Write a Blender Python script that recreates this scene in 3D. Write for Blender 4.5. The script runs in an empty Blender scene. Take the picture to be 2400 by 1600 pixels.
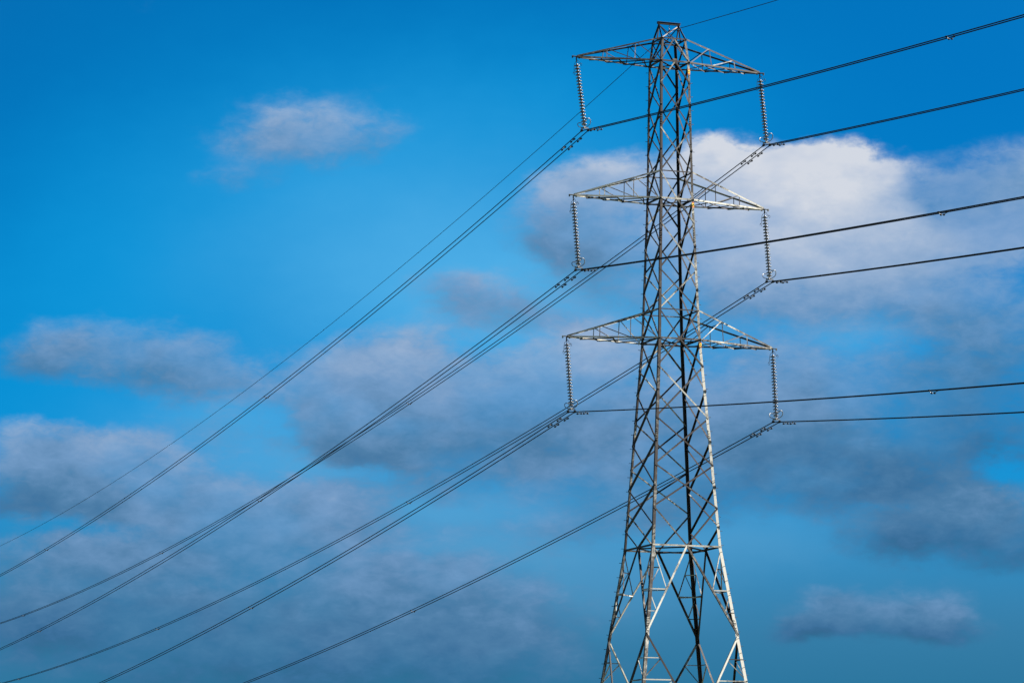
import bpy, math, random
from mathutils import Vector, Matrix

random.seed(7)
scene = bpy.context.scene
COL = scene.collection
R = math.radians

# ------------------------------------------------------------------ camera
cam_data = bpy.data.cameras.new('camera')
cam_data.sensor_fit = 'HORIZONTAL'
cam_data.sensor_width = 36.0
cam_data.lens = 116.6
cam_data.clip_start = 1.0
cam_data.clip_end = 40000.0
cam = bpy.data.objects.new('camera', cam_data)
COL.objects.link(cam)
cF = Vector((0.34643847, 0.92521346, 0.15479163))
cR = Vector((0.936451146, -0.350796865, 0.00089981))
cU = Vector((-0.05513293, -0.14464307, 0.98794673))
rot = Matrix((cR, cU, -cF)).transposed().to_4x4()
cam.matrix_world = Matrix.Translation((-69.688, -161.792, 1.70)) @ rot
scene.camera = cam

# ------------------------------------------------------------------ exposure
vs = scene.view_settings
vs.view_transform = 'Standard'
vs.look = 'None'
vs.gamma = 1.0
vs.use_curve_mapping = False
vs.exposure = 2.0

# ------------------------------------------------------------------ sun
SUN_AZ = 106.0          # degrees clockwise from +Y
SUN_EL = 36.0
sun_dir = Vector((math.sin(R(SUN_AZ)) * math.cos(R(SUN_EL)),
                  math.cos(R(SUN_AZ)) * math.cos(R(SUN_EL)),
                  math.sin(R(SUN_EL))))
sl = bpy.data.lights.new('sun', 'SUN')
sl.energy = 5.0
sl.angle = R(0.5)
sl.color = (1.0, 0.95, 0.87)
so = bpy.data.objects.new('sun', sl)
COL.objects.link(so)
so.rotation_euler = sun_dir.to_track_quat('Z', 'Y').to_euler()
so.location = (60, -60, 80)

# ------------------------------------------------------------------ world sky
world = bpy.data.worlds.new('World')
scene.world = world
world.use_nodes = True
wt = world.node_tree
wt.nodes.clear()


class G:
    """tiny helper for building node graphs"""
    def __init__(self, tree):
        self.t = tree

    def _in(self, sock, v):
        if hasattr(v, 'is_linked'):
            self.t.links.new(v, sock)
        elif v is not None:
            sock.default_value = v

    def m(self, op, a, b=None, c=None, clamp=False):
        n = self.t.nodes.new('ShaderNodeMath')
        n.operation = op
        n.use_clamp = clamp
        for i, v in enumerate((a, b, c)):
            if v is not None:
                self._in(n.inputs[i], v)
        return n.outputs[0]

    def v(self, op, a, b=None, scale=None):
        n = self.t.nodes.new('ShaderNodeVectorMath')
        n.operation = op
        self._in(n.inputs[0], a)
        if b is not None:
            self._in(n.inputs[1], b)
        if scale is not None:
            self._in(n.inputs['Scale'], scale)
        return n.outputs['Value'] if op in ('DOT_PRODUCT', 'LENGTH') else n.outputs[0]

    def comb(self, x, y, z):
        n = self.t.nodes.new('ShaderNodeCombineXYZ')
        for i, q in enumerate((x, y, z)):
            self._in(n.inputs[i], q)
        return n.outputs[0]

    def sep(self, a):
        n = self.t.nodes.new('ShaderNodeSeparateXYZ')
        self._in(n.inputs[0], a)
        return n.outputs

    def noise(self, vec, scale, detail=3.0, rough=0.5, dist=0.0):
        n = self.t.nodes.new('ShaderNodeTexNoise')
        self._in(n.inputs['Vector'], vec)
        n.inputs['Scale'].default_value = scale
        n.inputs['Detail'].default_value = detail
        n.inputs['Roughness'].default_value = rough
        n.inputs['Distortion'].default_value = dist
        return n.outputs

    def ramp(self, v, lo, hi, a=0.0, b=1.0, smooth=True):
        n = self.t.nodes.new('ShaderNodeMapRange')
        n.interpolation_type = 'SMOOTHSTEP' if smooth else 'LINEAR'
        self._in(n.inputs[0], v)
        for i, q in enumerate((lo, hi, a, b)):
            self._in(n.inputs[i + 1], q)
        return n.outputs[0]

    def mix(self, f, a, b):
        n = self.t.nodes.new('ShaderNodeMix')
        n.data_type = 'RGBA'
        self._in(n.inputs[0], f)
        self._in(n.inputs[6], a)
        self._in(n.inputs[7], b)
        return n.outputs[2]


g = G(wt)
out = wt.nodes.new('ShaderNodeOutputWorld')
bg = wt.nodes.new('ShaderNodeBackground')
bg.inputs[1].default_value = 0.05
K = 1.0 / (0.05 * 2.0 ** vs.exposure)      # display value -> sky radiance
wt.links.new(bg.outputs[0], out.inputs[0])

tc = wt.nodes.new('ShaderNodeTexCoord')
dirv = g.v('NORMALIZE', tc.outputs['Generated'])
dx, dy, dz = g.sep(dirv)
DEG = 180.0 / math.pi
az = g.m('MULTIPLY', g.m('ARCTAN2', dx, dy), DEG)
el = g.m('MULTIPLY', g.m('ARCSINE', dz), DEG)

# clear sky: physical sky, looked up higher so it stays as deep as in polarised light
sky = wt.nodes.new('ShaderNodeTexSky')
sky.sky_type = 'NISHITA'
sky.sun_disc = False
sky.sun_elevation = R(SUN_EL)
sky.sun_rotation = R(SUN_AZ)
sky.air_density = 1.0
sky.dust_density = 0.2
sky.ozone_density = 3.0
hi = g.m('ADD', g.m('MULTIPLY', g.m('MAXIMUM', dz, 0.0), 1.7), 0.19)
g._in(sky.inputs['Vector'], g.v('NORMALIZE', g.comb(dx, dy, hi)))
skyc = g.v('MULTIPLY', sky.outputs[0], (0.003, 0.48, 0.77))

# clouds (azimuth, elevation, half-width, half-height in degrees, density, brightness)
#BLOBS_BEGIN
CLOUDS = [
    (16.76, 12.47, 1.19, 0.55, 0.95, 0.50),
    (18.00, 12.46, 0.74, 0.32, 0.45, 0.46),
    (15.61, 11.69, 0.82, 0.26, 0.30, 0.40),
    (13.96, 14.54, 0.89, 0.29, 0.12, 0.30),
    (18.11, 13.19, 0.74, 0.22, 0.12, 0.30),
    (19.52, 9.86, 0.71, 0.33, 0.62, 0.46),
    (20.23, 9.49, 0.89, 0.33, 0.50, 0.34),
    (21.27, 9.20, 0.89, 0.26, 0.30, 0.35),
    (24.20, 11.76, 0.82, 0.52, 1.00, 0.90),
    (25.40, 11.52, 1.12, 0.55, 1.10, 1.00),
    (26.40, 11.43, 0.86, 0.59, 1.00, 1.00),
    (24.72, 11.02, 1.49, 0.52, 0.80, 0.86),
    (22.78, 11.55, 0.89, 0.52, 0.80, 0.68),
    (21.61, 11.48, 0.74, 0.44, 0.80, 0.60),
    (21.43, 10.78, 0.82, 0.52, 0.70, 0.30),
    (22.40, 10.45, 1.12, 0.59, 0.70, 0.36),
    (25.01, 10.35, 1.78, 0.55, 0.90, 0.72),
    (27.02, 10.39, 1.56, 0.63, 0.90, 0.72),
    (28.64, 10.43, 1.19, 0.63, 0.80, 0.62),
    (28.29, 11.39, 0.89, 0.48, 1.00, 0.40),
    (29.25, 11.58, 0.74, 0.59, 1.00, 0.46),
    (23.52, 9.71, 1.49, 0.44, 0.45, 0.38),
    (26.49, 9.52, 2.23, 0.44, 0.50, 0.42),
    (28.69, 9.41, 1.34, 0.52, 0.60, 0.34),
    (28.82, 8.53, 1.49, 0.66, 0.75, 0.20),
    (25.66, 8.43, 0.89, 0.48, 0.70, 0.44),
    (26.83, 7.98, 1.49, 0.44, 0.50, 0.33),
    (21.80, 8.65, 0.97, 0.37, 0.80, 0.62),
    (21.27, 8.24, 1.04, 0.44, 0.60, 0.42),
    (17.92, 8.60, 0.67, 0.48, 0.75, 0.50),
    (19.04, 8.38, 1.19, 0.52, 0.70, 0.48),
    (17.41, 7.93, 1.04, 0.59, 0.70, 0.44),
    (18.67, 7.79, 1.64, 0.52, 0.60, 0.41),
    (19.64, 7.36, 2.23, 0.66, 0.80, 0.25),
    (20.90, 7.73, 1.34, 0.59, 0.60, 0.35),
    (17.41, 7.20, 1.26, 0.37, 0.50, 0.25),
    (13.33, 8.87, 0.97, 0.41, 0.70, 0.40),
    (14.73, 8.56, 1.12, 0.41, 0.70, 0.40),
    (12.24, 8.51, 0.67, 0.37, 0.60, 0.20),
    (13.86, 8.25, 1.71, 0.37, 0.50, 0.24),
    (15.48, 8.13, 1.19, 0.37, 0.50, 0.41),
    (12.20, 7.02, 0.89, 0.48, 0.85, 0.46),
    (12.93, 6.78, 0.67, 0.37, 0.50, 0.44),
    (13.81, 6.90, 0.67, 0.44, 0.70, 0.45),
    (12.15, 6.18, 1.12, 0.44, 0.85, 0.17),
    (13.46, 6.20, 1.04, 0.33, 0.60, 0.27),
    (14.99, 6.51, 0.97, 0.52, 0.70, 0.40),
    (14.85, 5.92, 1.64, 0.44, 0.60, 0.33),
    (16.83, 6.09, 1.34, 0.52, 0.65, 0.40),
    (16.10, 5.50, 1.93, 0.44, 0.60, 0.35),
    (13.19, 5.10, 1.93, 0.37, 0.70, 0.27),
    (15.23, 4.98, 2.23, 0.52, 0.60, 0.29),
    (12.63, 4.22, 2.23, 0.59, 0.70, 0.13),
    (14.81, 4.10, 2.23, 0.59, 0.70, 0.17),
    (17.59, 4.48, 1.86, 0.59, 0.65, 0.29),
    (16.86, 3.46, 2.97, 0.66, 0.70, 0.13),
    (19.06, 3.76, 1.93, 0.66, 0.60, 0.21),
    (19.72, 4.93, 0.97, 0.44, 0.55, 0.39),
    (20.90, 4.34, 1.64, 0.59, 0.50, 0.25),
    (21.27, 5.59, 1.19, 0.44, 0.50, 0.31),
    (20.53, 3.32, 1.64, 0.44, 0.50, 0.15),
    (22.38, 6.33, 1.19, 0.81, 0.50, 0.31),
    (24.61, 7.27, 1.64, 0.74, 0.75, 0.25),
    (26.45, 6.96, 1.93, 0.74, 0.90, 0.17),
    (28.65, 7.51, 1.26, 0.81, 0.85, 0.11),
    (23.49, 6.76, 1.19, 0.59, 0.50, 0.29),
    (26.80, 6.37, 1.49, 0.37, 0.60, 0.19),
    (28.84, 6.05, 0.82, 0.33, 0.75, 0.35),
    (28.25, 5.62, 1.41, 0.44, 0.90, 0.15),
    (27.01, 5.42, 0.82, 0.37, 0.70, 0.11),
    (29.18, 5.25, 0.89, 0.37, 0.70, 0.11),
    (26.04, 4.26, 0.56, 0.35, 0.85, 0.25),
    (27.03, 4.31, 0.67, 0.41, 0.90, 0.29),
    (27.90, 4.23, 0.59, 0.35, 0.85, 0.27),
    (25.60, 4.03, 0.48, 0.25, 0.70, 0.17),
    (26.91, 3.96, 1.56, 0.24, 0.70, 0.13),
    (15.38, 4.69, 5.20, 1.62, 0.22, 0.31),
    (20.90, 5.74, 4.46, 1.77, 0.22, 0.35),
    (25.71, 6.67, 3.72, 1.62, 0.20, 0.27),
    (19.04, 7.80, 5.20, 1.11, 0.15, 0.41),
    (16.86, 3.31, 5.20, 0.66, 0.30, 0.11),
    (22.76, 7.94, 2.23, 0.66, 0.30, 0.36),
    (26.48, 8.86, 2.23, 0.44, 0.30, 0.36),
    (19.41, 8.98, 1.86, 0.37, 0.20, 0.40),
    (23.83, 12.04, 0.36, 0.24, 0.70, 0.96),
    (24.54, 12.03, 0.37, 0.21, 0.60, 0.98),
    (25.25, 11.96, 0.37, 0.22, 0.60, 0.98),
    (25.96, 12.01, 0.41, 0.24, 0.70, 1.00),
    (26.63, 11.85, 0.37, 0.27, 0.70, 0.98),
    (27.15, 11.49, 0.33, 0.29, 0.60, 0.92),
    (24.95, 11.23, 0.52, 0.19, 0.50, 0.62),
    (25.80, 11.04, 0.59, 0.19, 0.50, 0.70),
    (26.73, 10.84, 0.52, 0.19, 0.50, 0.60),
    (24.12, 10.80, 0.67, 0.22, 0.50, 0.55),
    (29.31, 10.85, 0.82, 0.44, 0.60, 0.55),
    (15.71, 7.55, 1.93, 0.44, 0.22, 0.40),
    (20.53, 9.64, 1.19, 0.44, 0.20, 0.40),
    (16.81, 8.44, 1.19, 0.37, 0.20, 0.42),
    (20.16, 6.69, 2.23, 0.52, 0.25, 0.28),
    (24.23, 6.10, 2.23, 0.52, 0.25, 0.28),
    (22.77, 8.90, 1.49, 0.37, 0.20, 0.42),
    (13.91, 5.48, 2.23, 0.29, 0.25, 0.26),
]
GAPS = [
    (12.91, 7.76, 1.93, 0.35, 0.65, 0.00),
    (12.89, 5.61, 1.56, 0.19, 0.75, 0.00),
    (16.38, 7.41, 0.67, 0.33, 0.65, 0.00),
    (16.16, 6.89, 0.97, 0.26, 0.45, 0.00),
    (15.78, 7.70, 0.74, 0.29, 0.40, 0.00),
    (26.05, 4.99, 1.93, 0.24, 0.45, 0.00),
    (28.92, 6.67, 0.74, 0.22, 0.65, 0.00),
    (17.42, 6.65, 1.49, 0.18, 0.50, 0.00),
    (19.79, 5.96, 1.12, 0.19, 0.50, 0.00),
    (20.16, 5.44, 0.97, 0.16, 0.40, 0.00),
    (19.05, 5.22, 1.19, 0.15, 0.35, 0.00),
    (21.49, 5.00, 0.89, 0.22, 0.45, 0.00),
    (21.86, 5.22, 1.04, 0.29, 0.40, 0.00),
    (24.81, 5.51, 1.64, 0.37, 0.50, 0.00),
    (22.74, 5.00, 1.93, 0.44, 0.30, 0.00),
    (15.24, 4.69, 0.89, 0.18, 0.30, 0.00),
    (22.74, 3.90, 1.49, 0.66, 0.30, 0.00),
    (16.07, 8.43, 0.45, 0.44, 0.35, 0.00),
    (20.38, 8.90, 0.97, 0.18, 0.40, 0.00),
    (16.80, 9.18, 1.34, 0.29, 0.30, 0.00),
    (26.84, 8.86, 1.04, 0.29, 0.40, 0.00),
    (27.16, 5.93, 0.74, 0.15, 0.30, 0.00),
]
VEILS = [
    (18.88, 10.37, 3.20, 1.92, 0.62, 0.00),
    (22.77, 9.19, 5.20, 1.18, 0.40, 0.00),
    (15.78, 7.55, 2.08, 0.52, 0.50, 0.00),
    (16.68, 6.75, 2.45, 0.52, 0.60, 0.00),
    (19.64, 6.03, 2.45, 0.44, 0.60, 0.00),
    (20.01, 5.30, 2.23, 0.44, 0.55, 0.00),
    (24.59, 5.51, 1.93, 0.59, 0.45, 0.00),
    (21.27, 9.64, 2.23, 1.47, 0.30, 0.00),
    (26.48, 9.01, 1.12, 0.44, 0.40, 0.00),
    (22.01, 4.64, 1.93, 0.66, 0.35, 0.00),
]
AZURE = [
    (17.90, 11.62, 4.61, 2.43, 0.75, 0.00),
    (22.41, 12.95, 3.35, 1.47, 0.35, 0.00),
    (13.46, 9.56, 2.60, 2.21, 0.50, 0.00),
]
#BLOBS_END

nv = g.v('MULTIPLY', dirv, (DEG, DEG, DEG * 1.7))
w1 = g.noise(nv, 0.55, 2.0, 0.5)[1]
w2 = g.noise(g.v('ADD', nv, (31.0, 7.0, 13.0)), 2.2, 4.0, 0.55)[1]
half = (0.5, 0.5, 0.5)
warp = g.v('ADD', g.v('SCALE', g.v('SUBTRACT', w1, half), scale=1.0),
           g.v('SCALE', g.v('SUBTRACT', w2, half), scale=0.55))
pw = g.v('ADD', g.comb(az, el, 0.0), g.v('MULTIPLY', warp, (1.0, 0.6, 0.0)))
px_, py_, _z = g.sep(pw)
ys = g.m('MULTIPLY', py_, math.sqrt(0.5))
pos = g.comb(px_, ys, ys)


def blob(ca, ce, ra, re):
    """normalised offset from a cloud centre; y is split over two components"""
    n = wt.nodes.new('ShaderNodeVectorMath')
    n.operation = 'MULTIPLY_ADD'
    g._in(n.inputs[0], pos)
    n.inputs[1].default_value = (1.0 / ra, 1.0 / re, 1.0 / re)
    h = math.sqrt(0.5)
    n.inputs[2].default_value = (-ca / ra, -ce / re * h, -ce / re * h)
    q = n.outputs[0]
    return q, g.m('POWER', 1.0 / math.e, g.v('DOT_PRODUCT', q, q))


acc = None
for (ca, ce, ra, re, a, b) in CLOUDS:
    q, e = blob(ca, ce, ra, re)
    n = wt.nodes.new('ShaderNodeVectorMath')
    n.operation = 'MULTIPLY_ADD'
    g._in(n.inputs[0], q)
    n.inputs[1].default_value = (0.0, 0.0, a * math.sqrt(2.0))
    n.inputs[2].default_value = (a, a * b, 0.0)
    c = g.v('SCALE', n.outputs[0], scale=e)
    acc = c if acc is None else g.v('ADD', acc, c)
dens, brt, litn = g.sep(acc)
gap = None
for (ca, ce, ra, re, a, b) in GAPS:
    c = g.m('MULTIPLY', blob(ca, ce, ra, re)[1], a)
    gap = c if gap is None else g.m('ADD', gap, c)

f1 = g.noise(nv, 0.42, 4.0, 0.52)[0]
f2 = g.noise(g.v('ADD', nv, (5.0, 40.0, 2.0)), 1.4, 5.0, 0.56)[0]
f3 = g.noise(g.v('MULTIPLY', g.v('ADD', nv, (17.0, 3.0, 29.0)), (1.0, 1.0, 1.25)), 3.0, 5.0, 0.62, 0.9)[0]
fb = g.m('ADD', g.m('MULTIPLY', g.m('SUBTRACT', f1, 0.5), 0.6),
         g.m('ADD', g.m('MULTIPLY', g.m('SUBTRACT', f2, 0.5), 0.75), g.m('MULTIPLY', g.m('SUBTRACT', f3, 0.5), 0.38)))
# the same broken cloud goes on over the rest of the sky
da = g.m('MULTIPLY', g.m('SUBTRACT', az, 20.5), 1.0 / 11.0)
de = g.m('MULTIPLY', g.m('SUBTRACT', el, 8.9), 1.0 / 8.0)
away = g.ramp(g.m('ADD', g.m('MULTIPLY', da, da), g.m('MULTIPLY', de, de)), 0.8, 2.2)
wide = g.m('MULTIPLY', g.noise(nv, 0.11, 4.0, 0.5)[0], away)
body = g.m('SUBTRACT', 1.0, g.m('POWER', 1.0 / math.e, g.m('MULTIPLY', dens, 1.25)))
near = g.m('ADD', g.m('MULTIPLY', body, 1.5), 0.12, clamp=True)
D = g.m('ADD', body, g.m('MULTIPLY', fb, g.m('MULTIPLY', g.m('MAXIMUM', near, away), 0.95)))
D = g.m('ADD', D, g.m('MULTIPLY', wide, 0.75))
D = g.m('SUBTRACT', D, g.m('MULTIPLY', gap, 0.52))
up = g.ramp(el, -3.0, 0.0)

tots = g.m('ADD', dens, 0.08)
lit = g.m('ADD', g.m('DIVIDE', litn, tots), g.m('ADD', g.m('MULTIPLY', g.m('SUBTRACT', f2, 0.47), 2.0), g.m('MULTIPLY', g.m('SUBTRACT', f3, 0.5), 0.8)))
bright = g.m('DIVIDE', g.m('ADD', brt, 0.08 * 0.35), tots)
thick = g.m('MINIMUM', bright, 1.0)
alpha = g.ramp(D, 0.12, g.m('SUBTRACT', 0.88, g.m('MULTIPLY', thick, 0.40)))
alpha = g.m('MULTIPLY', g.m('MULTIPLY', alpha, up), g.m('ADD', g.ramp(f1, 0.36, 0.62, 0.62, 0.94), g.m('MULTIPLY', thick, 0.18)), clamp=True)
tone = g.m('ADD', bright, g.m('MULTIPLY', lit, 0.17))
crn = wt.nodes.new('ShaderNodeValToRGB')
cr = crn.color_ramp
cr.elements[0].position = 0.0
cr.elements[0].color = (0.026, 0.105, 0.208, 1)
cr.elements[1].position = 1.0
cr.elements[1].color = (0.65, 0.69, 0.77, 1)
for ps, c in ((0.12, (0.046, 0.158, 0.325, 1)), (0.25, (0.078, 0.210, 0.390, 1)), (0.45, (0.168, 0.325, 0.560, 1)), (0.68, (0.335, 0.460, 0.660, 1))):
    k = cr.elements.new(ps)
    k.color = c
g._in(crn.inputs[0], tone)
cloudc = g.v('SCALE', crn.outputs[0], scale=K)

# haze towards the horizon, and a thin high veil
base = g.mix(g.ramp(el, 4.0, 13.5, 0.9, 0.0), skyc, (0.004 * K, 0.330 * K, 0.720 * K, 1.0))
azure = None
for (ca, ce, ra, re, a, b) in AZURE:
    e = g.m('MULTIPLY', blob(ca, ce, ra, re)[1], a)
    azure = e if azure is None else g.m('ADD', azure, e)
base = g.mix(g.m('MINIMUM', azure, 0.9), base, (0.003 * K, 0.325 * K, 0.730 * K, 1.0))
base = g.mix(g.ramp(el, 3.6, 7.6, 0.92, 0.0), base, (0.046 * K, 0.212 * K, 0.395 * K, 1.0))
base = g.mix(g.ramp(el, 2.2, 4.9, 0.95, 0.0), base, (0.022 * K, 0.172 * K, 0.325 * K, 1.0))
veil = None
for (ca, ce, ra, re, a, b) in VEILS:
    e = g.m('MULTIPLY', blob(ca, ce, ra, re)[1], a)
    veil = e if veil is None else g.m('ADD', veil, e)
veil = g.m('ADD', veil, g.m('MULTIPLY', away, 0.06))
veil = g.m('MULTIPLY', veil, g.m('ADD', 0.75, g.m('MULTIPLY', f1, 0.5)), clamp=True)
vcol = g.mix(g.ramp(el, 4.5, 9.0), (0.120 * K, 0.365 * K, 0.620 * K, 1.0), (0.085 * K, 0.440 * K, 0.810 * K, 1.0))
base = g.mix(veil, base, vcol)
final = g.mix(alpha, base, cloudc)
# below the horizon the world is only ground haze
final = g.mix(g.ramp(el, -4.0, -0.5), (0.05 * K, 0.07 * K, 0.08 * K, 1.0), final)
wt.links.new(final, bg.inputs[0])
world.cycles.sampling_method = 'MANUAL'
world.cycles.sample_map_resolution = 512
scene.cycles.use_adaptive_sampling = True
scene.cycles.adaptive_threshold = 0.01
scene.cycles.adaptive_min_samples = 12


# ------------------------------------------------------------------ materials
def new_mat(name):
    m = bpy.data.materials.new(name)
    m.use_nodes = True
    t = m.node_tree
    return m, G(t), t.nodes['Principled BSDF']


def steel_material(name, pale, grey, rust, rust_lo, rust_hi, shift, bias=0.0, rise=0.0):
    m, h, p = new_mat(name)
    tco = h.t.nodes.new('ShaderNodeTexCoord')
    oi = h.t.nodes.new('ShaderNodeObjectInfo')
    rnd = oi.outputs['Random']
    vec = h.v('ADD', tco.outputs['Object'], h.comb(h.m('MULTIPLY', rnd, 37.0), h.m('MULTIPLY', rnd, 11.0), 0.0))
    n1 = h.noise(vec, 0.55, 4.0, 0.6)[0]
    n2 = h.noise(vec, 4.5, 5.0, 0.65)[0]
    n3 = h.noise(vec, 16.0, 3.0, 0.6)[0]
    r1 = h.m('ADD', h.m('ADD', h.m('MULTIPLY', n1, 0.75), h.m('MULTIPLY', n2, 0.50)),
             h.m('MULTIPLY', h.m('SUBTRACT', rnd, 0.5), shift))
    # older coating higher up the tower
    hgt = h.m('MULTIPLY', h.m('SUBTRACT', h.sep(tco.outputs['Object'])[2], 28.0), rise / 20.0)
    r1 = h.m('ADD', h.m('ADD', r1, bias), hgt)
    col = h.mix(h.ramp(r1, 0.45, 0.68), pale, grey)
    col = h.mix(h.ramp(r1, rust_lo, rust_hi), col, rust)
    col = h.mix(h.ramp(n3, 0.58, 0.72, 0.0, 0.6), col, (0.03, 0.025, 0.02, 1))
    h._in(p.inputs['Base Color'], col)
    p.inputs['Roughness'].default_value = 0.6
    p.inputs['Metallic'].default_value = 0.15
    p.inputs['Specular IOR Level'].default_value = 0.35
    b = h.t.nodes.new('ShaderNodeBump')
    b.inputs['Strength'].default_value = 0.25
    b.inputs['Distance'].default_value = 0.01
    h._in(b.inputs['Height'], n2)
    h.t.links.new(b.outputs[0], p.inputs['Normal'])
    return m


PALE = (0.385, 0.365, 0.310, 1)
GREY = (0.046, 0.039, 0.031, 1)
RUST = (0.020, 0.0125, 0.009, 1)
M_STEEL = steel_material('weathered_steel', PALE, GREY, RUST, 0.60, 0.76, 0.42, 0.08, 0.11)
M_SIDE = steel_material('shaded_steel', PALE, GREY, RUST, 0.56, 0.72, 0.20, 0.19, 0.03)  # weathered steel darkened: shade of the side faces put into colour, peak too
M_ARM = steel_material('arm_steel', PALE, GREY, RUST, 0.66, 0.84, 0.30, -0.05, 0.0)
M_LEG = {'A': steel_material('leg_steel_brown', PALE, GREY, RUST, 0.60, 0.76, 0.0, 0.10, 0.16),
         'B': steel_material('leg_steel_pale', PALE, GREY, RUST, 0.66, 0.84, 0.0, -0.12, 0.25),
         'L': steel_material('leg_steel_mixed', PALE, GREY, RUST, 0.60, 0.77, 0.0, 0.08, 0.08),
         'D': steel_material('leg_steel_rusty', PALE, GREY, RUST, 0.56, 0.72, 0.0, 0.16, 0.02)}
M_PLATE = M_STEEL


def plain(name, colr, rough, metal=0.0, var=0.25, scale=12.0, spec=0.5):
    m, h, p = new_mat(name)
    tco = h.t.nodes.new('ShaderNodeTexCoord')
    n = h.noise(tco.outputs['Object'], scale, 4.0, 0.6)[0]
    lo = tuple(c * (1 - var) for c in colr[:3]) + (1,)
    hi_ = tuple(min(1, c * (1 + var)) for c in colr[:3]) + (1,)
    h._in(p.inputs['Base Color'], h.mix(h.ramp(n, 0.3, 0.7), lo, hi_))
    p.inputs['Roughness'].default_value = rough
    p.inputs['Metallic'].default_value = metal
    p.inputs['Specular IOR Level'].default_value = spec
    return m


M_WIRE = plain('weathered_conductor', (0.010, 0.010, 0.013, 1), 0.75, 0.0, 0.3, 3.0, 0.08)
M_DARK = plain('dark_iron', (0.012, 0.012, 0.013, 1), 0.6, 0.0, 0.3, 20.0, 0.2)
M_GALV = plain('galvanised_fitting', (0.20, 0.20, 0.20, 1), 0.42, 0.5, 0.3, 14.0)
M_CAP = plain('insulator_cap_iron', (0.13, 0.13, 0.13, 1), 0.5, 0.4, 0.25, 14.0)
M_DISC = plain('grey_insulator_glaze', (0.045, 0.046, 0.05, 1), 0.26, 0.0, 0.25, 9.0, 0.6)
M_YEL = plain('yellow_enamel', (0.80, 0.50, 0.04, 1), 0.45, 0.0, 0.12, 20.0)
M_RED = plain('orange_enamel', (0.62, 0.16, 0.06, 1), 0.45, 0.0, 0.15, 20.0)
M_BLK = plain('black_mark', (0.02, 0.02, 0.02, 1), 0.5, 0.0, 0.1, 20.0)

gm, gh, gp = new_mat('field_grass')
gtc = gh.t.nodes.new('ShaderNodeTexCoord')
ga = gh.noise(gtc.outputs['Object'], 0.02, 6.0, 0.6)[0]
gb = gh.noise(gtc.outputs['Object'], 3.0, 4.0, 0.6)[0]
gcol = gh.mix(gh.ramp(ga, 0.35, 0.65), (0.030, 0.050, 0.016, 1), (0.050, 0.060, 0.022, 1))
gh._in(gp.inputs['Base Color'], gh.mix(gh.ramp(gb, 0.3, 0.7, 0.0, 0.5), gcol, (0.03, 0.05, 0.015, 1)))
gp.inputs['Roughness'].default_value = 0.9


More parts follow.
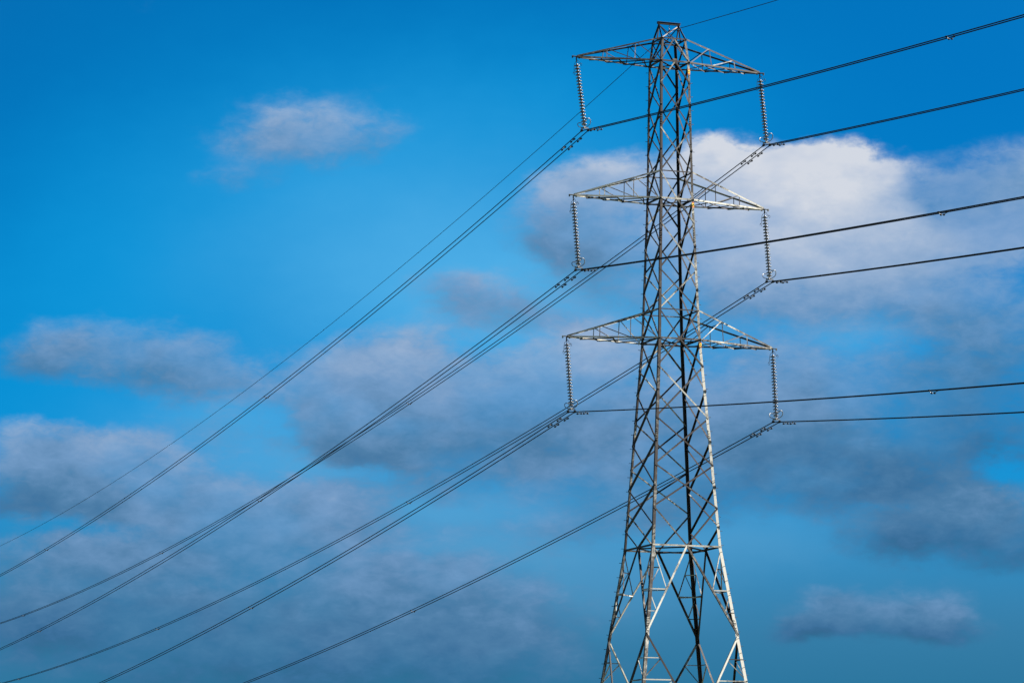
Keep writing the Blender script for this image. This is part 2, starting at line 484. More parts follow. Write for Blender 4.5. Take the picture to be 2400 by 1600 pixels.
# ------------------------------------------------------------------ mesh helpers
class MB:
    """collects vertices and faces, then links them as one mesh object"""
    def __init__(self):
        self.v, self.f, self.smooth = [], [], []

    def extrude(self, p1, p2, ax, ay, sec, smooth=False):
        """section polygon sec (list of (a, b)) in axes ax, ay swept from p1 to p2"""
        n, b = len(sec), len(self.v)
        for p in (p1, p2):
            for (s, t) in sec:
                self.v.append(tuple(p + ax * s + ay * t))
        for i in range(n):
            j = (i + 1) % n
            self.f.append((b + i, b + j, b + n + j, b + n + i))
            self.smooth.append(smooth)
        self.f.append(tuple(b + i for i in range(n))[::-1])
        self.f.append(tuple(b + n + i for i in range(n)))
        self.smooth += [False, False]

    def angle(self, p1, p2, nrm, w, t=0.010, flip=1, out=0.0, inward=1):
        """L-section bar: flat flange square to nrm, second flange pointing inward"""
        p1, p2 = Vector(p1), Vector(p2)
        d = (p2 - p1).normalized()
        n = (nrm - d * nrm.dot(d)).normalized()
        s = d.cross(n) * flip
        p1, p2 = p1 + n * out, p2 + n * out
        n = -n * inward
        h = w / 2
        sec = [(-h, 0), (h, 0), (h, t), (-h + t, t), (-h + t, w), (-h, w)]
        self.extrude(p1, p2, s, n, sec)

    def corner_angle(self, p1, p2, e1, e2, w, t=0.014):
        """L-section whose heel runs along p1-p2 and whose flanges follow e1 and e2"""
        p1, p2 = Vector(p1), Vector(p2)
        sec = [(0, 0), (w, 0), (w, t), (t, t), (t, w), (0, w)]
        self.extrude(p1, p2, e1, e2, sec)

    def box(self, c, ax, ay, az_, sx, sy, sz):
        c = Vector(c)
        self.extrude(c - az_ * sz / 2, c + az_ * sz / 2, ax, ay,
                     [(-sx / 2, -sy / 2), (sx / 2, -sy / 2), (sx / 2, sy / 2), (-sx / 2, sy / 2)])

    def rod(self, p1, p2, r, n=6, r2=None):
        p1, p2 = Vector(p1), Vector(p2)
        d = (p2 - p1).normalized()
        a = d.orthogonal().normalized()
        c = d.cross(a)
        if r2 is None:
            self.extrude(p1, p2, a, c, [(r * math.cos(2 * math.pi * i / n), r * math.sin(2 * math.pi * i / n)) for i in range(n)], True)
        else:
            self.lathe(p1, d, [(0, 0.0), (0, r), ((p2 - p1).length, r2), ((p2 - p1).length, 0.0)], n)

    def tube(self, pts, r, n=6, closed=False):
        pts = [Vector(p) for p in pts]
        b, m = len(self.v), len(pts)
        ref = None
        for i, p in enumerate(pts):
            if closed:
                d = pts[(i + 1) % m] - pts[i - 1]
            else:
                d = pts[min(i + 1, m - 1)] - pts[max(i - 1, 0)]
            d.normalize()
            ref = d.orthogonal().normalized() if ref is None else (ref - d * ref.dot(d)).normalized()
            c = d.cross(ref)
            for k in range(n):
                a = 2 * math.pi * k / n
                self.v.append(tuple(p + ref * (r * math.cos(a)) + c * (r * math.sin(a))))
        for i in range(m if closed else m - 1):
            i2 = (i + 1) % m
            for k in range(n):
                k2 = (k + 1) % n
                self.f.append((b + i * n + k, b + i * n + k2, b + i2 * n + k2, b + i2 * n + k))
                self.smooth.append(True)
        if not closed:
            self.f.append(tuple(b + k for k in range(n))[::-1])
            self.f.append(tuple(b + (m - 1) * n + k for k in range(n)))
            self.smooth += [False, False]

    def lathe(self, p, d, prof, n=16):
        """prof: list of (along, radius)"""
        d = Vector(d).normalized()
        a = d.orthogonal().normalized()
        c = d.cross(a)
        p = Vector(p)
        b = len(self.v)
        for (s, r) in prof:
            for k in range(n):
                an = 2 * math.pi * k / n
                self.v.append(tuple(p + d * s + a * (r * math.cos(an)) + c * (r * math.sin(an))))
        for i in range(len(prof) - 1):
            for k in range(n):
                k2 = (k + 1) % n
                self.f.append((b + i * n + k, b + i * n + k2, b + (i + 1) * n + k2, b + (i + 1) * n + k))
                self.smooth.append(True)

    def mesh(self, name):
        me = bpy.data.meshes.new(name)
        me.from_pydata(self.v, [], self.f)
        me.polygons.foreach_set('use_smooth', self.smooth)
        me.update()
        return me

    def build(self, name, mat, parent=None):
        me = self.mesh(name)
        me.materials.append(mat)
        return link(name, me, parent)


def link(name, me, parent=None):
    o = bpy.data.objects.new(name, me)
    COL.objects.link(o)
    if parent is not None:
        o.parent = parent
    return o


def empty(name, loc=(0, 0, 0), label=None, cat=None, group=None):
    o = bpy.data.objects.new(name, None)
    o.empty_display_size = 0.3
    o.location = loc
    COL.objects.link(o)
    tag(o, label, cat, group)
    return o


def tag(o, label=None, cat=None, group=None):
    if label:
        o['label'] = label
    if cat:
        o['category'] = cat
    if group:
        o['group'] = group
    return o


X, Y, Z = Vector((1, 0, 0)), Vector((0, 1, 0)), Vector((0, 0, 1))

# ------------------------------------------------------------------ ground
GN = 40
gmb = MB()
S = 9000.0
rr = random.Random(3)
for i in range(GN + 1):
    for j in range(GN + 1):
        x = -S + 2 * S * i / GN
        y = -S + 2 * S * j / GN
        gmb.v.append((x, y, 0.0))
for i in range(GN):
    for j in range(GN):
        a = i * (GN + 1) + j
        gmb.f.append((a, a + GN + 1, a + GN + 2, a + 1))
        gmb.smooth.append(True)
ground = gmb.build('ground', gm)
ground['kind'] = 'structure'

# ------------------------------------------------------------------ lattice tower
LEVELS = [(-0.6, 4.58), (8.70, 3.285), (13.438, 2.6265), (18.128, 1.9749), (29.257, 1.2174),
          (30.832, 1.150), (36.906, 0.9706), (38.405, 0.9367), (44.506, 0.8475), (45.80, 0.7126)]


def wid(z):
    for (z0, w0), (z1, w1) in zip(LEVELS, LEVELS[1:]):
        if z <= z1:
            return w0 + (w1 - w0) * (z - z0) / (z1 - z0)
    return LEVELS[-1][1]


CORN = {'A': (-1, -1), 'B': (1, -1), 'L': (-1, 1), 'D': (1, 1)}


def cp(c, z):
    w = wid(z)
    return Vector((CORN[c][0] * w, CORN[c][1] * w, z))


def mid(a, b, z):
    return (cp(a, z) + cp(b, z)) / 2


FACES = {'AB': Vector((0, -1, 0)), 'LD': Vector((0, 1, 0)), 'AL': Vector((-1, 0, 0)), 'BD': Vector((1, 0, 0))}

tower = empty('transmission_tower', (0, 0, 0),
              'tall grey steel lattice pylon with three pairs of crossarms', 'pylon')


def bar(name, p1, p2, nrm, w, parent=tower, flip=1, out=0.0, ext=0.0, mat=None, t=0.010, inward=1):
    p1, p2 = Vector(p1), Vector(p2)
    d = (p2 - p1).normalized()
    mb = MB()
    mb.angle(p1 - d * ext, p2 + d * ext, nrm, w, t, flip, out, inward)
    return mb.build(name, mat or M_STEEL, parent)


def leg_w(z):
    return 0.125 if z > 36 else (0.135 if z > 29 else (0.15 if z > 18 else 0.17))


legs = {}
for c, (sx, sy) in CORN.items():
    mb = MB()
    zs = [-0.6, 8.70, 13.438, 18.128, 29.257, 36.906, 44.506, 45.80]
    for z0, z1 in zip(zs, zs[1:]):
        p1, p2 = cp(c, z0), cp(c, z1)
        if z1 < 45:
            p2 = p2 + (p2 - p1).normalized() * 0.02
        mb.corner_angle(p1, p2, Vector((-sx, 0, 0)), Vector((0, -sy, 0)), leg_w((z0 + z1) / 2), 0.016)
    legs[c] = mb.build('leg', M_LEG[c], tower)
    # splice plates over the joints between leg sections
    for zj in (13.9, 24.0, 34.9, 41.3):
        sp = MB()
        w = leg_w(zj) * 0.86
        a, b = cp(c, zj - 0.38), cp(c, zj + 0.38)
        sp.corner_angle(a + Vector((sx, sy, 0)) * 0.010, b + Vector((sx, sy, 0)) * 0.010,
                        Vector((-sx, 0, 0)), Vector((0, -sy, 0)), w, 0.008)
        for k in range(6):
            f = (k + 0.5) / 6
            q = a.lerp(b, f)
            for u in (0.3, 0.7):
                uu = u + (0.08 if k % 2 else -0.08)
                c1 = q + Vector((-sx * w * uu, sy * 0.016, 0))
                sp.box(c1, X, Z, Y, 0.03, 0.03, 0.022)
                c2 = q + Vector((sx * 0.016, -sy * w * uu, 0))
                sp.box(c2, Y, Z, X, 0.03, 0.03, 0.022)
        sp.build('splice_plate', M_LEG[c], legs[c])

ring_w = 0.075
z_T, z_M, z_L, z_W, z_R, z_K = 44.506, 36.906, 29.257, 18.128, 8.70, 13.438
UP = {'T': 45.80, 'M': 38.405, 'L': 30.832}


def xpanel(f, z0, z1, w):
    """two crossed diagonals on face f between heights z0 (top) and z1"""
    a, b = f
    n = FACES[f]
    side = f in ('AL', 'BD')
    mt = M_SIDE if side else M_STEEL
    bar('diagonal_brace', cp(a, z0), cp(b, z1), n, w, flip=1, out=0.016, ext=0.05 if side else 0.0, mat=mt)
    bar('diagonal_brace', cp(b, z0), cp(a, z1), n, w, flip=-1, out=-0.014, ext=0.02, mat=mt)


def gusset(c, z, f, size=0.24):
    n = FACES[f]
    t = Vector((-CORN[c][0], 0, 0)) if f in ('AB', 'LD') else Vector((0, -CORN[c][1], 0))
    mb = MB()
    mb.box(cp(c, z) + t * size * 0.35 + n * 0.004, t, Z, n, size, size * 1.15, 0.010)
    return mb.build('gusset_plate', M_PLATE, tower)


# faces seen square: half-panel stagger against the side faces
for f in ('AB', 'LD'):
    a, b = f
    n = FACES[f]
    # top cage
    bw = 0.068
    bar('diagonal_brace', mid(a, b, UP['T']), cp(a, z_T), n, bw, out=0.016)
    bar('diagonal_brace', mid(a, b, UP['T']), cp(b, z_T), n, bw, flip=-1, out=0.016)
    for top, n1, n2, up, bot in ((z_T, 43.305, 40.795, UP['M'], z_M), (z_M, 35.604, 33.028, UP['L'], z_L)):
        bw = 0.07 if top > 40 else 0.074
        bar('diagonal_brace', mid(a, b, top), cp(a, n1), n, bw, out=0.016)
        bar('diagonal_brace', mid(a, b, top), cp(b, n1), n, bw, flip=-1, out=0.016)
        xpanel(f, n1, n2, bw)
        xpanel(f, n2, up, bw)
        bar('diagonal_brace', cp(a, up), mid(a, b, bot), n, bw, out=0.016)
        bar('diagonal_brace', cp(b, up), mid(a, b, bot), n, bw, flip=-1, out=0.016)
    q = (27.775, 24.97, 22.437, 20.164)
    bw = 0.08
    bar('diagonal_brace', mid(a, b, z_L), cp(a, q[0]), n, bw, out=0.016)
    bar('diagonal_brace', mid(a, b, z_L), cp(b, q[0]), n, bw, flip=-1, out=0.016)
    for z0, z1 in zip(q, q[1:]):
        xpanel(f, z0, z1, bw)
    bar('diagonal_brace', cp(a, q[3]), mid(a, b, z_W), n, bw, out=0.016)
    bar('diagonal_brace', cp(b, q[3]), mid(a, b, z_W), n, bw, flip=-1, out=0.016)
    for zc in (z_T, z_M, z_L):
        mb = MB()
        mb.box(mid(a, b, zc) + n * 0.004, X, Z, n, 0.26, 0.28, 0.010)
        mb.build('gusset_plate', M_PLATE, tower)

for f in ('AL', 'BD'):
    a, b = f
    n = FACES[f]
    xpanel(f, UP['T'], z_T, 0.068)
    for qs, bw in (((z_T, 42.07, 39.60, z_M), 0.082), ((z_M, 34.347, 31.97, z_L), 0.086),
                   ((z_L, 26.46, 23.72, 21.316, 19.166), 0.094)):
        for z0, z1 in zip(qs, qs[1:]):
            xpanel(f, z0, z1, bw)
        for zq in qs[1:]:
            if zq not in (z_M, z_L):
                gusset(b if f == 'AL' else a, zq, f, 0.17)
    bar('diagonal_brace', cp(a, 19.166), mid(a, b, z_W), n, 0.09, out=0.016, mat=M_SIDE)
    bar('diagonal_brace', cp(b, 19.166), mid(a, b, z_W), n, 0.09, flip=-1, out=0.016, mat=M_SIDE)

# horizontals and plan bracing at every frame level
for zl, w, full in ((UP['T'], 0.07, True), (z_T, 0.085, True), (UP['M'], 0.06, False), (z_M, 0.085, True),
                    (UP['L'], 0.06, False), (z_L, 0.085, True), (z_W, 0.09, True), (z_R, 0.09, True)):
    for f, n in FACES.items():
        a, b = f
        if zl in (z_T, z_M, z_L) and f in ('AB', 'LD'):
            continue                     # there the crossarm chords run through
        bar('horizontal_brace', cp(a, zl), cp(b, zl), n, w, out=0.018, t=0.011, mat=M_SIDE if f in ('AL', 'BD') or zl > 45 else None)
    if full:
        if zl in (z_W, z_R):
            ms = [mid('A', 'B', zl), mid('B', 'D', zl), mid('D', 'L', zl), mid('L', 'A', zl)]
            for i in range(4):
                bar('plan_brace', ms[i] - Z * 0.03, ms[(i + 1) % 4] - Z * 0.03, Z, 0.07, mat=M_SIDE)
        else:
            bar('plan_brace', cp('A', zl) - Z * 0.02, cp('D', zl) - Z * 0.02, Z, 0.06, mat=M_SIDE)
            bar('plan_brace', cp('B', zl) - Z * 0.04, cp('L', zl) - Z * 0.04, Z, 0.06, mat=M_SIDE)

# spread lower body: inverted-V panels with secondary bracing
for f, n in FACES.items():
    a, b = f
    mW, mR = mid(a, b, z_W), mid(a, b, z_R)
    zb = 0.35
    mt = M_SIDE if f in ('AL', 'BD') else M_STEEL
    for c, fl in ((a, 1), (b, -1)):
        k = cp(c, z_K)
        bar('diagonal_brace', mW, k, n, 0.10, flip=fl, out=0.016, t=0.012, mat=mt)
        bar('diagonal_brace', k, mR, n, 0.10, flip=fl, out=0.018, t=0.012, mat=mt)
        bar('diagonal_brace', mR, cp(c, zb), n, 0.10, flip=fl, out=0.016, t=0.012)

        def dg(t):
            return mW.lerp(k, t)

        def lg(t):
            return cp(c, z_W).lerp(k, t)
        sw = 0.05
        bar('secondary_brace', lg(0.0), dg(0.50), n, sw, flip=fl, out=-0.006, t=0.007)
        bar('secondary_brace', lg(0.50), dg(0.50), n, sw + 0.01, flip=fl, out=0.004, t=0.007)
        bar('secondary_brace', lg(0.52), dg(0.745), n, sw, flip=fl, out=-0.006, t=0.007)
        bar('secondary_brace', lg(0.75), dg(0.75), n, sw, flip=fl, out=0.004, t=0.007)
        bar('secondary_brace', lg(0.86), dg(0.86), n, sw, flip=fl, out=0.004, t=0.007)

        def dg2(t):
            return k.lerp(mR, t)

        def lg2(t):
            return k.lerp(cp(c, z_R), t)
        bar('secondary_brace', lg2(0.27), dg2(0.27), n, sw, flip=fl, out=0.004, t=0.007)
        bar('secondary_brace', lg2(0.51), dg2(0.28), n, sw, flip=fl, out=-0.006, t=0.007)
        bar('secondary_brace', lg2(0.51), dg2(0.51), n, sw + 0.015, flip=fl, out=0.004, t=0.007)
        bar('secondary_brace', lg2(0.76), dg2(0.52), n, sw, flip=fl, out=-0.006, t=0.007)
        bar('secondary_brace', lg2(0.76), dg2(0.76), n, sw, flip=fl, out=0.004, t=0.007)

# hip bracing between the two diagonals that meet at each leg
for c in CORN:
    f1 = 'AB' if c in 'AB' else 'LD'
    f2 = 'AL' if c in 'AL' else 'BD'
    k = cp(c, z_K)
    m1, m2 = mid(f1[0], f1[1], z_W), mid(f2[0], f2[1], z_W)
    d1, d2 = m1.lerp(k, 0.5), m2.lerp(k, 0.5)
    top = cp(c, z_W)
    bar('secondary_brace', d1 - Z * 0.03, d2 - Z * 0.03, Z, 0.055, t=0.007)
    h1, h2 = top.lerp(d1, 0.5), top.lerp(d2, 0.5)
    bar('secondary_brace', h1, h2, Z, 0.05, t=0.007)
    lgm = top.lerp(k, 0.5)
    bar('secondary_brace', h1, lgm, FACES[f1], 0.045, out=-0.02, t=0.006)
    bar('secondary_brace', h2, lgm, FACES[f2], 0.045, out=-0.02, t=0.006)

# ------------------------------------------------------------------ crossarms
ARM = {'T': (5.423, 44.478), 'M': (5.615, 36.873), 'L': (6.015, 29.203)}
LOWZ = {'T': z_T, 'M': z_M, 'L': z_L}
for lv in 'TML':
    a_len, z_tip = ARM[lv]
    # the lower chords run straight through the body on the near and far face
    for f, n in (('AB', -Y), ('LD', Y)):
        a, b = f
        bar('through_chord', cp(a, LOWZ[lv]), cp(b, LOWZ[lv]), n, 0.09, out=0.018, t=0.012)
    for sx, nr, fr in ((-1, 'A', 'L'), (1, 'B', 'D')):
        tip = Vector((sx * a_len, 0, z_tip))
        arm = MB()
        ends = {}
        for nm, c in (('n', nr), ('f', fr)):
            s = -1 if nm == 'n' else 1
            tp = tip + Y * (0.07 * s) - X * (0.05 * sx)
            lo, upp = cp(c, LOWZ[lv]), cp(c, UP[lv])
            lo = lo + Y * (0.018 * s)
            upp = upp + Y * (0.018 * s)
            ends[nm] = (tp, lo, upp)
            arm.angle(tp, lo, Y * s, 0.085, 0.010, flip=(-1 if sx * s > 0 else 1))
            arm.angle(tp + Z * 0.05, upp, Y * s, 0.080, 0.010, flip=(1 if sx * s > 0 else -1))
        # tip plates and the lug the insulators hang from
        arm.box(tip + Z * 0.015 + X * (0.02 * sx), X, Y, Z, 0.42, 0.20, 0.018)
        arm.box(tip + X * (0.22 * sx) - Z * 0.02, X, Y, Z, 0.05, 0.09, 0.13)
        arm.box(tip - X * (0.17 * sx) - Z * 0.05, X, Y, Z, 0.06, 0.08, 0.08)
        arm.box(tip - Z * 0.06, X, Y, Z, 0.06, 0.02, 0.14)
        arm_o = arm.build('crossarm', M_ARM, tower)
        side_txt = 'left' if sx < 0 else 'right'
        for nm in 'nf':
            tp, lo, upp = ends[nm]
            s = -1 if nm == 'n' else 1
            n = Y * s
            for t0, t1 in ((0.35, 0.687), (0.687, 0.985)):
                bar('strut', tp.lerp(upp, t0) + Z * 0.03, tp.lerp(lo, t0), n, 0.045, parent=arm_o, out=-0.012, t=0.006)
                bar('lacing_bar', tp.lerp(upp, t0 + 0.02), tp.lerp(lo, t1), n, 0.045, parent=arm_o, out=-0.004, t=0.006)
        tn, ln, un = ends['n']
        tf, lf, uf = ends['f']
        zig = [((tf, lf, 0.17), (tn, ln, 0.50)), ((tn, ln, 0.50), (tf, lf, 0.66)), ((tf, lf, 0.66), (tn, ln, 0.99)),
               ((tn, ln, 0.28), (tf, lf, 0.42)), ((tf, lf, 0.42), (tn, ln, 0.80)), ((tn, ln, 0.80), (tf, lf, 0.97))]
        for i, (p, q) in enumerate(zig):
            bar('lacing_bar', p[0].lerp(p[1], p[2]) - Z * (0.045 + 0.008 * (i % 2)),
                q[0].lerp(q[1], q[2]) - Z * (0.045 + 0.008 * (i % 2)), Z, 0.05, parent=arm_o, t=0.006)
        for t0 in (0.687,):
            bar('lacing_bar', tn.lerp(un, t0), tf.lerp(uf, t0), Z, 0.045, parent=arm_o, t=0.006)

# ------------------------------------------------------------------ peak
zP, aP = 46.762, 0.601
pk = MB()
pk.box((0, 0, zP + 0.02), Y, Z, X, 0.16, 0.10, 2 * aP + 0.12)
pk.box((0, 0.0, zP + 0.08), Y, Z, X, 0.22, 0.012, 2 * aP + 0.16)
pk.build('peak_beam', M_LEG['D'], tower)
e1, e2 = Vector((-aP, 0, zP - 0.03)), Vector((aP, 0, zP - 0.03))
for c, e in (('A', e1), ('L', e1), ('B', e2), ('D', e2)):
    n = Vector((CORN[c][0], CORN[c][1], 0.3))
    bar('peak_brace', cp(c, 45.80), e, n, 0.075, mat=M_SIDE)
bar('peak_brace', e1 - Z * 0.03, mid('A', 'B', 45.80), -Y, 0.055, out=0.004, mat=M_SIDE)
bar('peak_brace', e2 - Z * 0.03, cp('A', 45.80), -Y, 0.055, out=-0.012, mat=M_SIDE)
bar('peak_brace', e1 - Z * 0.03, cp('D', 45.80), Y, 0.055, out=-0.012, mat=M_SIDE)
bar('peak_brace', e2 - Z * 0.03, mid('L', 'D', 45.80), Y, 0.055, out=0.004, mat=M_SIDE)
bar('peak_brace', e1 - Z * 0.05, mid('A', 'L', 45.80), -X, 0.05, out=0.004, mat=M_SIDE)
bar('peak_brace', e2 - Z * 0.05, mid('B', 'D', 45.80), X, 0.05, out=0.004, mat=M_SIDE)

# ------------------------------------------------------------------ step bolts on two opposite legs
bolt_meshes = {}
for c in ('L', 'B'):
    sx, sy = CORN[c]
    z = 10.6
    k = 0
    for dname, dv in (('x', X * sx), ('y', Y * sy)):
        mb = MB()
        mb.rod((0, 0, 0), dv * 0.15, 0.014, 5)
        mb.rod(dv * 0.15, dv * 0.165, 0.019, 5)
        me = mb.mesh('step_bolt')
        me.materials.append(M_DARK)
        bolt_meshes[c + dname] = me
    while z < 44.2:
        w = leg_w(z)
        p = cp(c, z)
        if k % 2 == 0:
            o = link('step_bolt', bolt_meshes[c + 'x'], tower)
            o.location = p + Vector((0, -sy * w * 0.55, 0))
        else:
            o = link('step_bolt', bolt_meshes[c + 'y'], tower)
            o.location = p + Vector((-sx * w * 0.55, 0, 0))
        z += 0.381
        k += 1

# circuit plates on the right-hand leg, one below each crossarm
for zc, txt in ((44.506 - 0.53, 'top'), (36.906 - 0.29, 'middle'), (29.257 - 0.29, 'bottom')):
    p = cp('B', zc) + Vector((-0.058, -0.036, 0))
    mb = MB()
    mb.box(p, X, Z, Y, 0.12, 0.30, 0.006)
    pl = mb.build('circuit_plate', M_YEL, tower)
    tag(pl, 'small yellow and orange plate on the right leg below the %s crossarm' % txt)
    for dzz in (0.125, -0.115):
        m2 = MB()
        m2.box(p + Z * dzz - Y * 0.005, X, Z, Y, 0.121, 0.05 if dzz > 0 else 0.07, 0.005)
        m2.build('orange_band', M_RED, pl)
    m3 = MB()
    q = p - Y * 0.005
    m3.extrude(q - Y * 0.0025, q + Y * 0.0025, X, Z, [(-0.034, 0), (-0.012, -0.03), (0.014, -0.026), (0.034, 0.004), (0.012, 0.032), (-0.016, 0.026)])
    m3.build('plate_mark', M_BLK, pl)

# ------------------------------------------------------------------ insulator strings
WHERE = {'TL': 'top left', 'ML': 'middle left', 'BL': 'bottom left',
         'TR': 'top right', 'MR': 'middle right', 'BR': 'bottom right'}
CLAMP = {'TL': (-4.928, 0.008, 40.453), 'ML': (-5.299, 0.008, 32.825), 'BL': (-5.735, 0.008, 25.184),
         'TR': (5.804, 0.008, 40.472), 'MR': (5.893, 0.008, 32.886), 'BR': (6.193, 0.008, 25.214)}
LVL = {'T': 'T', 'M': 'M', 'B': 'L'}
BS = 0.1919

# shed and cap, axis along local Z, hanging downwards
dm = MB()
dm.lathe((0, 0, 0), -Z, [(-0.010, 0.030), (-0.004, 0.075), (0.014, 0.125), (0.036, 0.152), (0.052, 0.160), (0.060, 0.156),
                         (0.052, 0.140), (0.056, 0.120), (0.042, 0.112), (0.060, 0.088), (0.040, 0.080), (0.062, 0.055),
                         (0.045, 0.030), (0.110, 0.016), (0.130, 0.016)], 20)
disc_me = dm.mesh('disc')
disc_me.materials.append(M_DISC)
cm_ = MB()
cm_.lathe((0, 0, 0), -Z, [(-0.075, 0.0), (-0.074, 0.030), (-0.060, 0.048), (-0.020, 0.056), (0.004, 0.060), (0.006, 0.0)], 12)
cap_me = cm_.mesh('cap')
cap_me.materials.append(M_CAP)


def racket(s):
    """closed teardrop arcing ring reaching along the line direction, s = -1 or +1"""
    pts = []
    for i in range(28):
        a = 2 * math.pi * i / 28
        r = 1 - math.cos(a)                       # 0 at the root, 2 at the far end
        wx = 0.215 * math.sin(a) * (0.55 + 0.45 * min(1.0, r))
        ly = 0.03 + 0.29 * r
        lz = 0.13 * r + 0.11 * max(0.0, r - 0.8)
        pts.append((wx, s * ly, lz))
    mb = MB()
    mb.tube(pts, 0.021, 7, True)
    mb.rod((0, s * 0.05, 0.24), (0, s * 0.61, 0.385), 0.016, 6)
    return mb


def horn(s):
    mb = MB()
    if s > 0:
        pts = [(0, 0, 0), (0, 0.18, -0.02), (0, 0.36, -0.10), (0, 0.44, -0.25), (0, 0.47, -0.42), (0, 0.52, -0.50)]
        cx, cz = 0.60, -0.56
    else:
        pts = [(0, 0, 0), (0, -0.14, 0.02), (0, -0.24, -0.04), (0, -0.33, -0.18), (0, -0.42, -0.26)]
        cx, cz = -0.52, -0.30
    mb.tube(pts, 0.011, 6)
    mb.tube([(0.02 * math.sin(i), cx + 0.105 * math.cos(i * 2 * math.pi / 14), cz + 0.085 * math.sin(i * 2 * math.pi / 14)) for i in range(11)], 0.010, 6)
    return mb


racket_me = {}
horn_me = {}
for s in (-1, 1):
    racket_me[s] = racket(s).mesh('arcing_ring')
    racket_me[s].materials.append(M_GALV)
    horn_me[s] = horn(s).mesh('arcing_horn')
    horn_me[s].materials.append(M_DARK)
ym = MB()
ym.box((0, 0, 0.0), X, Y, Z, 0.10, 0.10, 0.07)
ym.box((0, 0, -0.07), X, Z, Y, 0.44, 0.06, 0.024)
ym.rod((0, 0, 0.03), (0, 0, 0.16), 0.018, 8)
yoke_me = ym.mesh('yoke_plate')
yoke_me.materials.append(M_GALV)
lm = MB()
lm.tube([(0.022 * math.cos(i * math.pi / 5), 0, 0.055 + 0.05 * math.sin(i * math.pi / 5)) for i in range(10)], 0.010, 6, True)
lm.rod((0, 0, 0.0), (0, 0, 0.04), 0.014, 6)
lm.lathe((0, -0.19, -0.035), Y, [(0.0, 0.0), (0.0, 0.026), (0.08, 0.042), (0.13, 0.055), (0.25, 0.055), (0.30, 0.042), (0.38, 0.026), (0.38, 0.0)], 10)
lm.box((0, 0, 0.0), X, Y, Z, 0.075, 0.16, 0.09)
clampm = lm.mesh('suspension_clamp')
clampm.materials.append(M_DARK)

strings = {}
for key, c0 in CLAMP.items():
    a_len, z_tip = ARM[LVL[key[0]]]
    sx = -1 if key[1] == 'L' else 1
    top = Vector((sx * a_len, 0, z_tip - 0.12))
    c0 = Vector(c0)
    dvec = top - c0
    Ls = dvec.length
    lean = math.atan2(dvec.x, dvec.z)
    root = empty('insulator_string', c0, 'ribbed grey disc insulator string hanging from the %s crossarm tip' % WHERE[key],
                 'insulator', 'insulator strings under the crossarms')
    root.rotation_euler = (-math.atan2(dvec.y, dvec.z), lean, 0)
    hk = MB()
    zfirst = 0.385 + 19 * 0.1695
    hk.rod((0, 0, zfirst + 0.07), (0, 0, Ls), 0.017, 7)
    hk.box((0, 0, Ls - 0.02), X, Y, Z, 0.05, 0.06, 0.10)
    hk.box((0, 0, zfirst + 0.20), X, Y, Z, 0.05, 0.07, 0.05)
    hk.build('hanger_link', M_DARK, root)
    for i in range(20):
        d = link('disc', disc_me, root)
        d.location = (0, 0, 0.385 + i * 0.1695)
        cpo = link('cap', cap_me, d)
    for s in (-1, 1):
        h = link('arcing_horn', horn_me[s], root)
        h.location = (0, 0, zfirst + 0.21)
        rk = link('arcing_ring', racket_me[s], root)
        rk.location = (0, 0, 0.16)
    yk = link('yoke_plate', yoke_me, root)
    yk.location = (0, 0, 0.20)
    for s in (-1, 1):
        cl = link('suspension_clamp', clampm, root)
        cl.location = (BS * s, 0, 0.03)
    strings[key] = (c0, Vector((math.cos(lean), 0, -math.sin(lean))) * BS)

# ------------------------------------------------------------------ wires
AZL, AZR = R(0.9627), R(1.642)
SAG = {'TL': ((-0.11099, 0.0002717), (-0.11118, 0.0002639)), 'ML': ((-0.10539, 0.0002411), (-0.11085, 0.0002519)),
       'BL': ((-0.10437, 0.0002422), (-0.11051, 0.0002458)), 'TR': ((-0.10937, 0.0002566), (-0.10901, 0.0002614)),
       'MR': ((-0.1015, 0.0002334), (-0.10742, 0.0002694)), 'BR': ((-0.10485, 0.0002433), (-0.11037, 0.0002555)),
       'EW': ((-0.11682, 0.00030), (-0.11309, 0.00025))}


def wire_pt(p0, key, side, s):
    b, c = SAG[key][0 if side == 'L' else 1]
    a = AZL if side == 'L' else AZR
    sg = 1 if side == 'L' else -1
    return Vector((p0.x + math.sin(a) * s, p0.y + sg * math.cos(a) * s, p0.z + b * s + c * s * s))


def wire_dir(p0, key, side, s):
    return (wire_pt(p0, key, side, s + 0.05) - wire_pt(p0, key, side, s - 0.05)).normalized()


def wire(name, p0, key, r, label, group):
    pts = []
    for i in range(70, 0, -1):
        pts.append(wire_pt(p0, key, 'L', 5.0 * i))
    for s in (3.0, 1.5, 0.7, 0.3):
        pts.append(wire_pt(p0, key, 'L', s))
    pts.append(p0 + Z * -0.012)
    for s in (0.3, 0.7, 1.5, 3.0):
        pts.append(wire_pt(p0, key, 'R', s))
    for i in range(1, 45):
        pts.append(wire_pt(p0, key, 'R', 5.0 * i))
    mb = MB()
    mb.tube(pts, r, 6)
    o = mb.build(name, M_WIRE)
    return tag(o, label, 'cable', group)


subs = {}
for key, (c0, off) in strings.items():
    for i, s in enumerate((-1, 1)):
        p0 = c0 + off * s
        subs[key, i] = p0
        nm = 'left' if i == 0 else 'right'
        wire('conductor', p0, key, 0.027,
             'black conductor in the %s clamp under the %s insulator string' % (nm, WHERE[key]), 'conductors of the line')
EW0 = Vector((0.027, 0, 46.37))
wire('earth_wire', EW0, 'EW', 0.017, 'thin single earth wire passing over the top of the pylon', None)

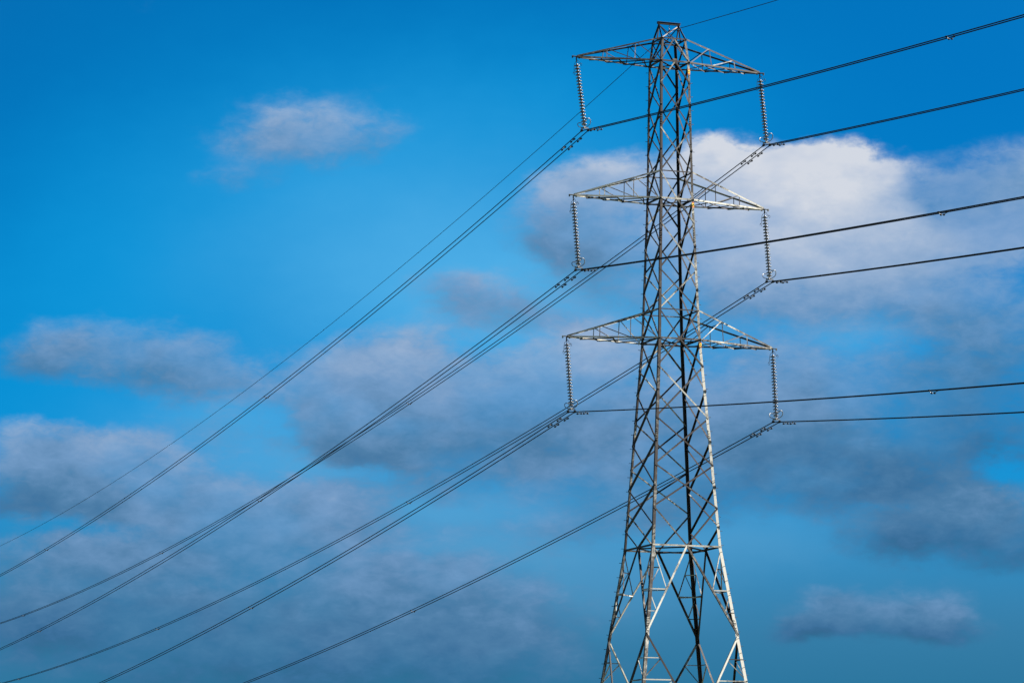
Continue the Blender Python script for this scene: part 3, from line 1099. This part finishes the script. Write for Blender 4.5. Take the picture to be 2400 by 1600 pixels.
# earth wire hanger at the peak
eh = empty('earth_wire_hanger', EW0, 'short chain link holding the earth wire under the pylon peak beam', 'wire hanger')
mb = MB()
for i in range(3):
    mb.tube([(0.028 * math.cos(k * math.pi / 5) * (1 if i % 2 else 0.2), 0.028 * math.cos(k * math.pi / 5) * (0.2 if i % 2 else 1),
              0.10 + i * 0.095 + 0.06 * math.sin(k * math.pi / 5)) for k in range(10)], 0.012, 6, True)
mb.build('chain_link', M_GALV, eh)
mb = MB()
mb.lathe((0, -0.15, 0), Y, [(0, 0), (0, 0.02), (0.08, 0.042), (0.22, 0.042), (0.30, 0.02), (0.30, 0)], 9)
mb.box((0, 0, 0.04), X, Y, Z, 0.04, 0.08, 0.07)
mb.build('wire_clamp', M_DARK, eh)


# ------------------------------------------------------------------ vibration dampers
def bell(mb, y0, s):
    mb.lathe((0, y0, -0.105), Y * s, [(0, 0.0), (0, 0.030), (0.05, 0.046), (0.13, 0.050), (0.17, 0.038), (0.18, 0.0)], 10)


wm = MB()
bell(wm, 0.15, 1)
weight_me = {1: wm.mesh('weight')}
wm = MB()
bell(wm, -0.15, -1)
weight_me[-1] = wm.mesh('weight')
for m_ in weight_me.values():
    m_.materials.append(M_DARK)
wm = MB()
wm.rod((0, -0.24, -0.105), (0, 0.24, -0.105), 0.012, 6)
mess_me = wm.mesh('messenger_wire')
mess_me.materials.append(M_DARK)
wm = MB()
wm.box((0, 0, -0.052), X, Y, Z, 0.035, 0.06, 0.125)
wm.rod((0, -0.035, 0), (0, 0.035, 0), 0.036, 8)
dclamp_me = wm.mesh('damper_clamp')
dclamp_me.materials.append(M_GALV)


def damper(p, d, label, group='dumbbell dampers on the conductors', scale=1.0):
    root = empty('vibration_damper', p, label, 'damper', group)
    root.rotation_euler = d.to_track_quat('Y', 'Z').to_euler()
    root.scale = (scale,) * 3
    for s in (1, -1):
        link('weight', weight_me[s], root)
    link('messenger_wire', mess_me, root)
    link('damper_clamp', dclamp_me, root)
    return root


for (key, i), p0 in subs.items():
    nm = 'left' if i == 0 else 'right'
    for side, s, where in (('L', 1.37, 'nearer damper on the span going away, on the %s wire of the %s bundle'),
                           ('L', 2.78, 'farther damper on the span going away, on the %s wire of the %s bundle'),
                           ('R', 1.50, 'damper on the near span, on the %s wire of the %s bundle')):
        s2 = s + (0.0 if i == 0 else random.uniform(-0.06, 0.06))
        damper(wire_pt(p0, key, side, s2), wire_dir(p0, key, side, s2), where % (nm, WHERE[key]))
damper(wire_pt(EW0, 'EW', 'R', 1.25), wire_dir(EW0, 'EW', 'R', 1.25), 'small damper on the earth wire just right of the pylon peak', None, 0.8)
damper(wire_pt(EW0, 'EW', 'L', 1.25), wire_dir(EW0, 'EW', 'L', 1.25), 'small damper on the earth wire just left of the pylon peak', None, 0.8)

# ------------------------------------------------------------------ bundle spacers
SPACERS = {('TL', 'L'): (63.9, 140.3), ('ML', 'L'): (64.1, 141.0), ('TR', 'L'): (63.9, 139.5, 204.5),
           ('MR', 'L'): (64.1, 140.8, 206.5), ('BL', 'L'): (64.4,), ('BR', 'L'): (63.9,),
           ('TL', 'R'): (39.2,), ('ML', 'R'): (38.9,), ('BL', 'R'): (38.6,)}
sm = MB()
sm.tube([(-0.19, 0, 0), (-0.13, 0, -0.07), (-0.07, 0, -0.10), (0.07, 0, -0.10), (0.13, 0, -0.07), (0.19, 0, 0)], 0.017, 6)
sbar_me = sm.mesh('spacer_bar')
sbar_me.materials.append(M_GALV)
sm = MB()
sm.lathe((0, -0.06, 0), Y, [(0, 0), (0, 0.034), (0.03, 0.046), (0.09, 0.046), (0.12, 0.034), (0.12, 0)], 9)
scl_me = sm.mesh('spacer_clamp')
scl_me.materials.append(M_DARK)
sm = MB()
sm.lathe((0, 0, -0.05), Z, [(0, 0), (0.008, 0.03), (0.03, 0.047), (0.06, 0.047), (0.085, 0.03), (0.095, 0)], 9)
sba_me = sm.mesh('damping_joint')
sba_me.materials.append(M_DARK)
ORD = ['first', 'second', 'third']
for (key, side), lst in SPACERS.items():
    for n_, s in enumerate(lst):
        pa, pb = wire_pt(subs[key, 0], key, side, s), wire_pt(subs[key, 1], key, side, s)
        d = wire_dir(subs[key, 0], key, side, s) * (1 if side == 'L' else -1)
        if side == 'L':
            lab = '%s spacer out from the pylon on the %s bundle, span going away' % (ORD[n_], WHERE[key])
        else:
            lab = 'bundle spacer near the right edge on the %s bundle' % WHERE[key]
        root = empty('bundle_spacer', (pa + pb) / 2, lab, 'spacer', 'spacers holding the twin conductors apart')
        xx = (pb - pa).normalized()
        yy = (d - xx * d.dot(xx)).normalized()
        zz = xx.cross(yy)
        root.rotation_euler = Matrix((xx, yy, zz)).transposed().to_euler()
        link('spacer_bar', sbar_me, root)
        for sgn in (-1, 1):
            o = link('spacer_clamp', scl_me, root)
            o.location = (0.192 * sgn, 0, 0)
            o = link('damping_joint', sba_me, root)
            o.location = (0.075 * sgn, 0, -0.105)
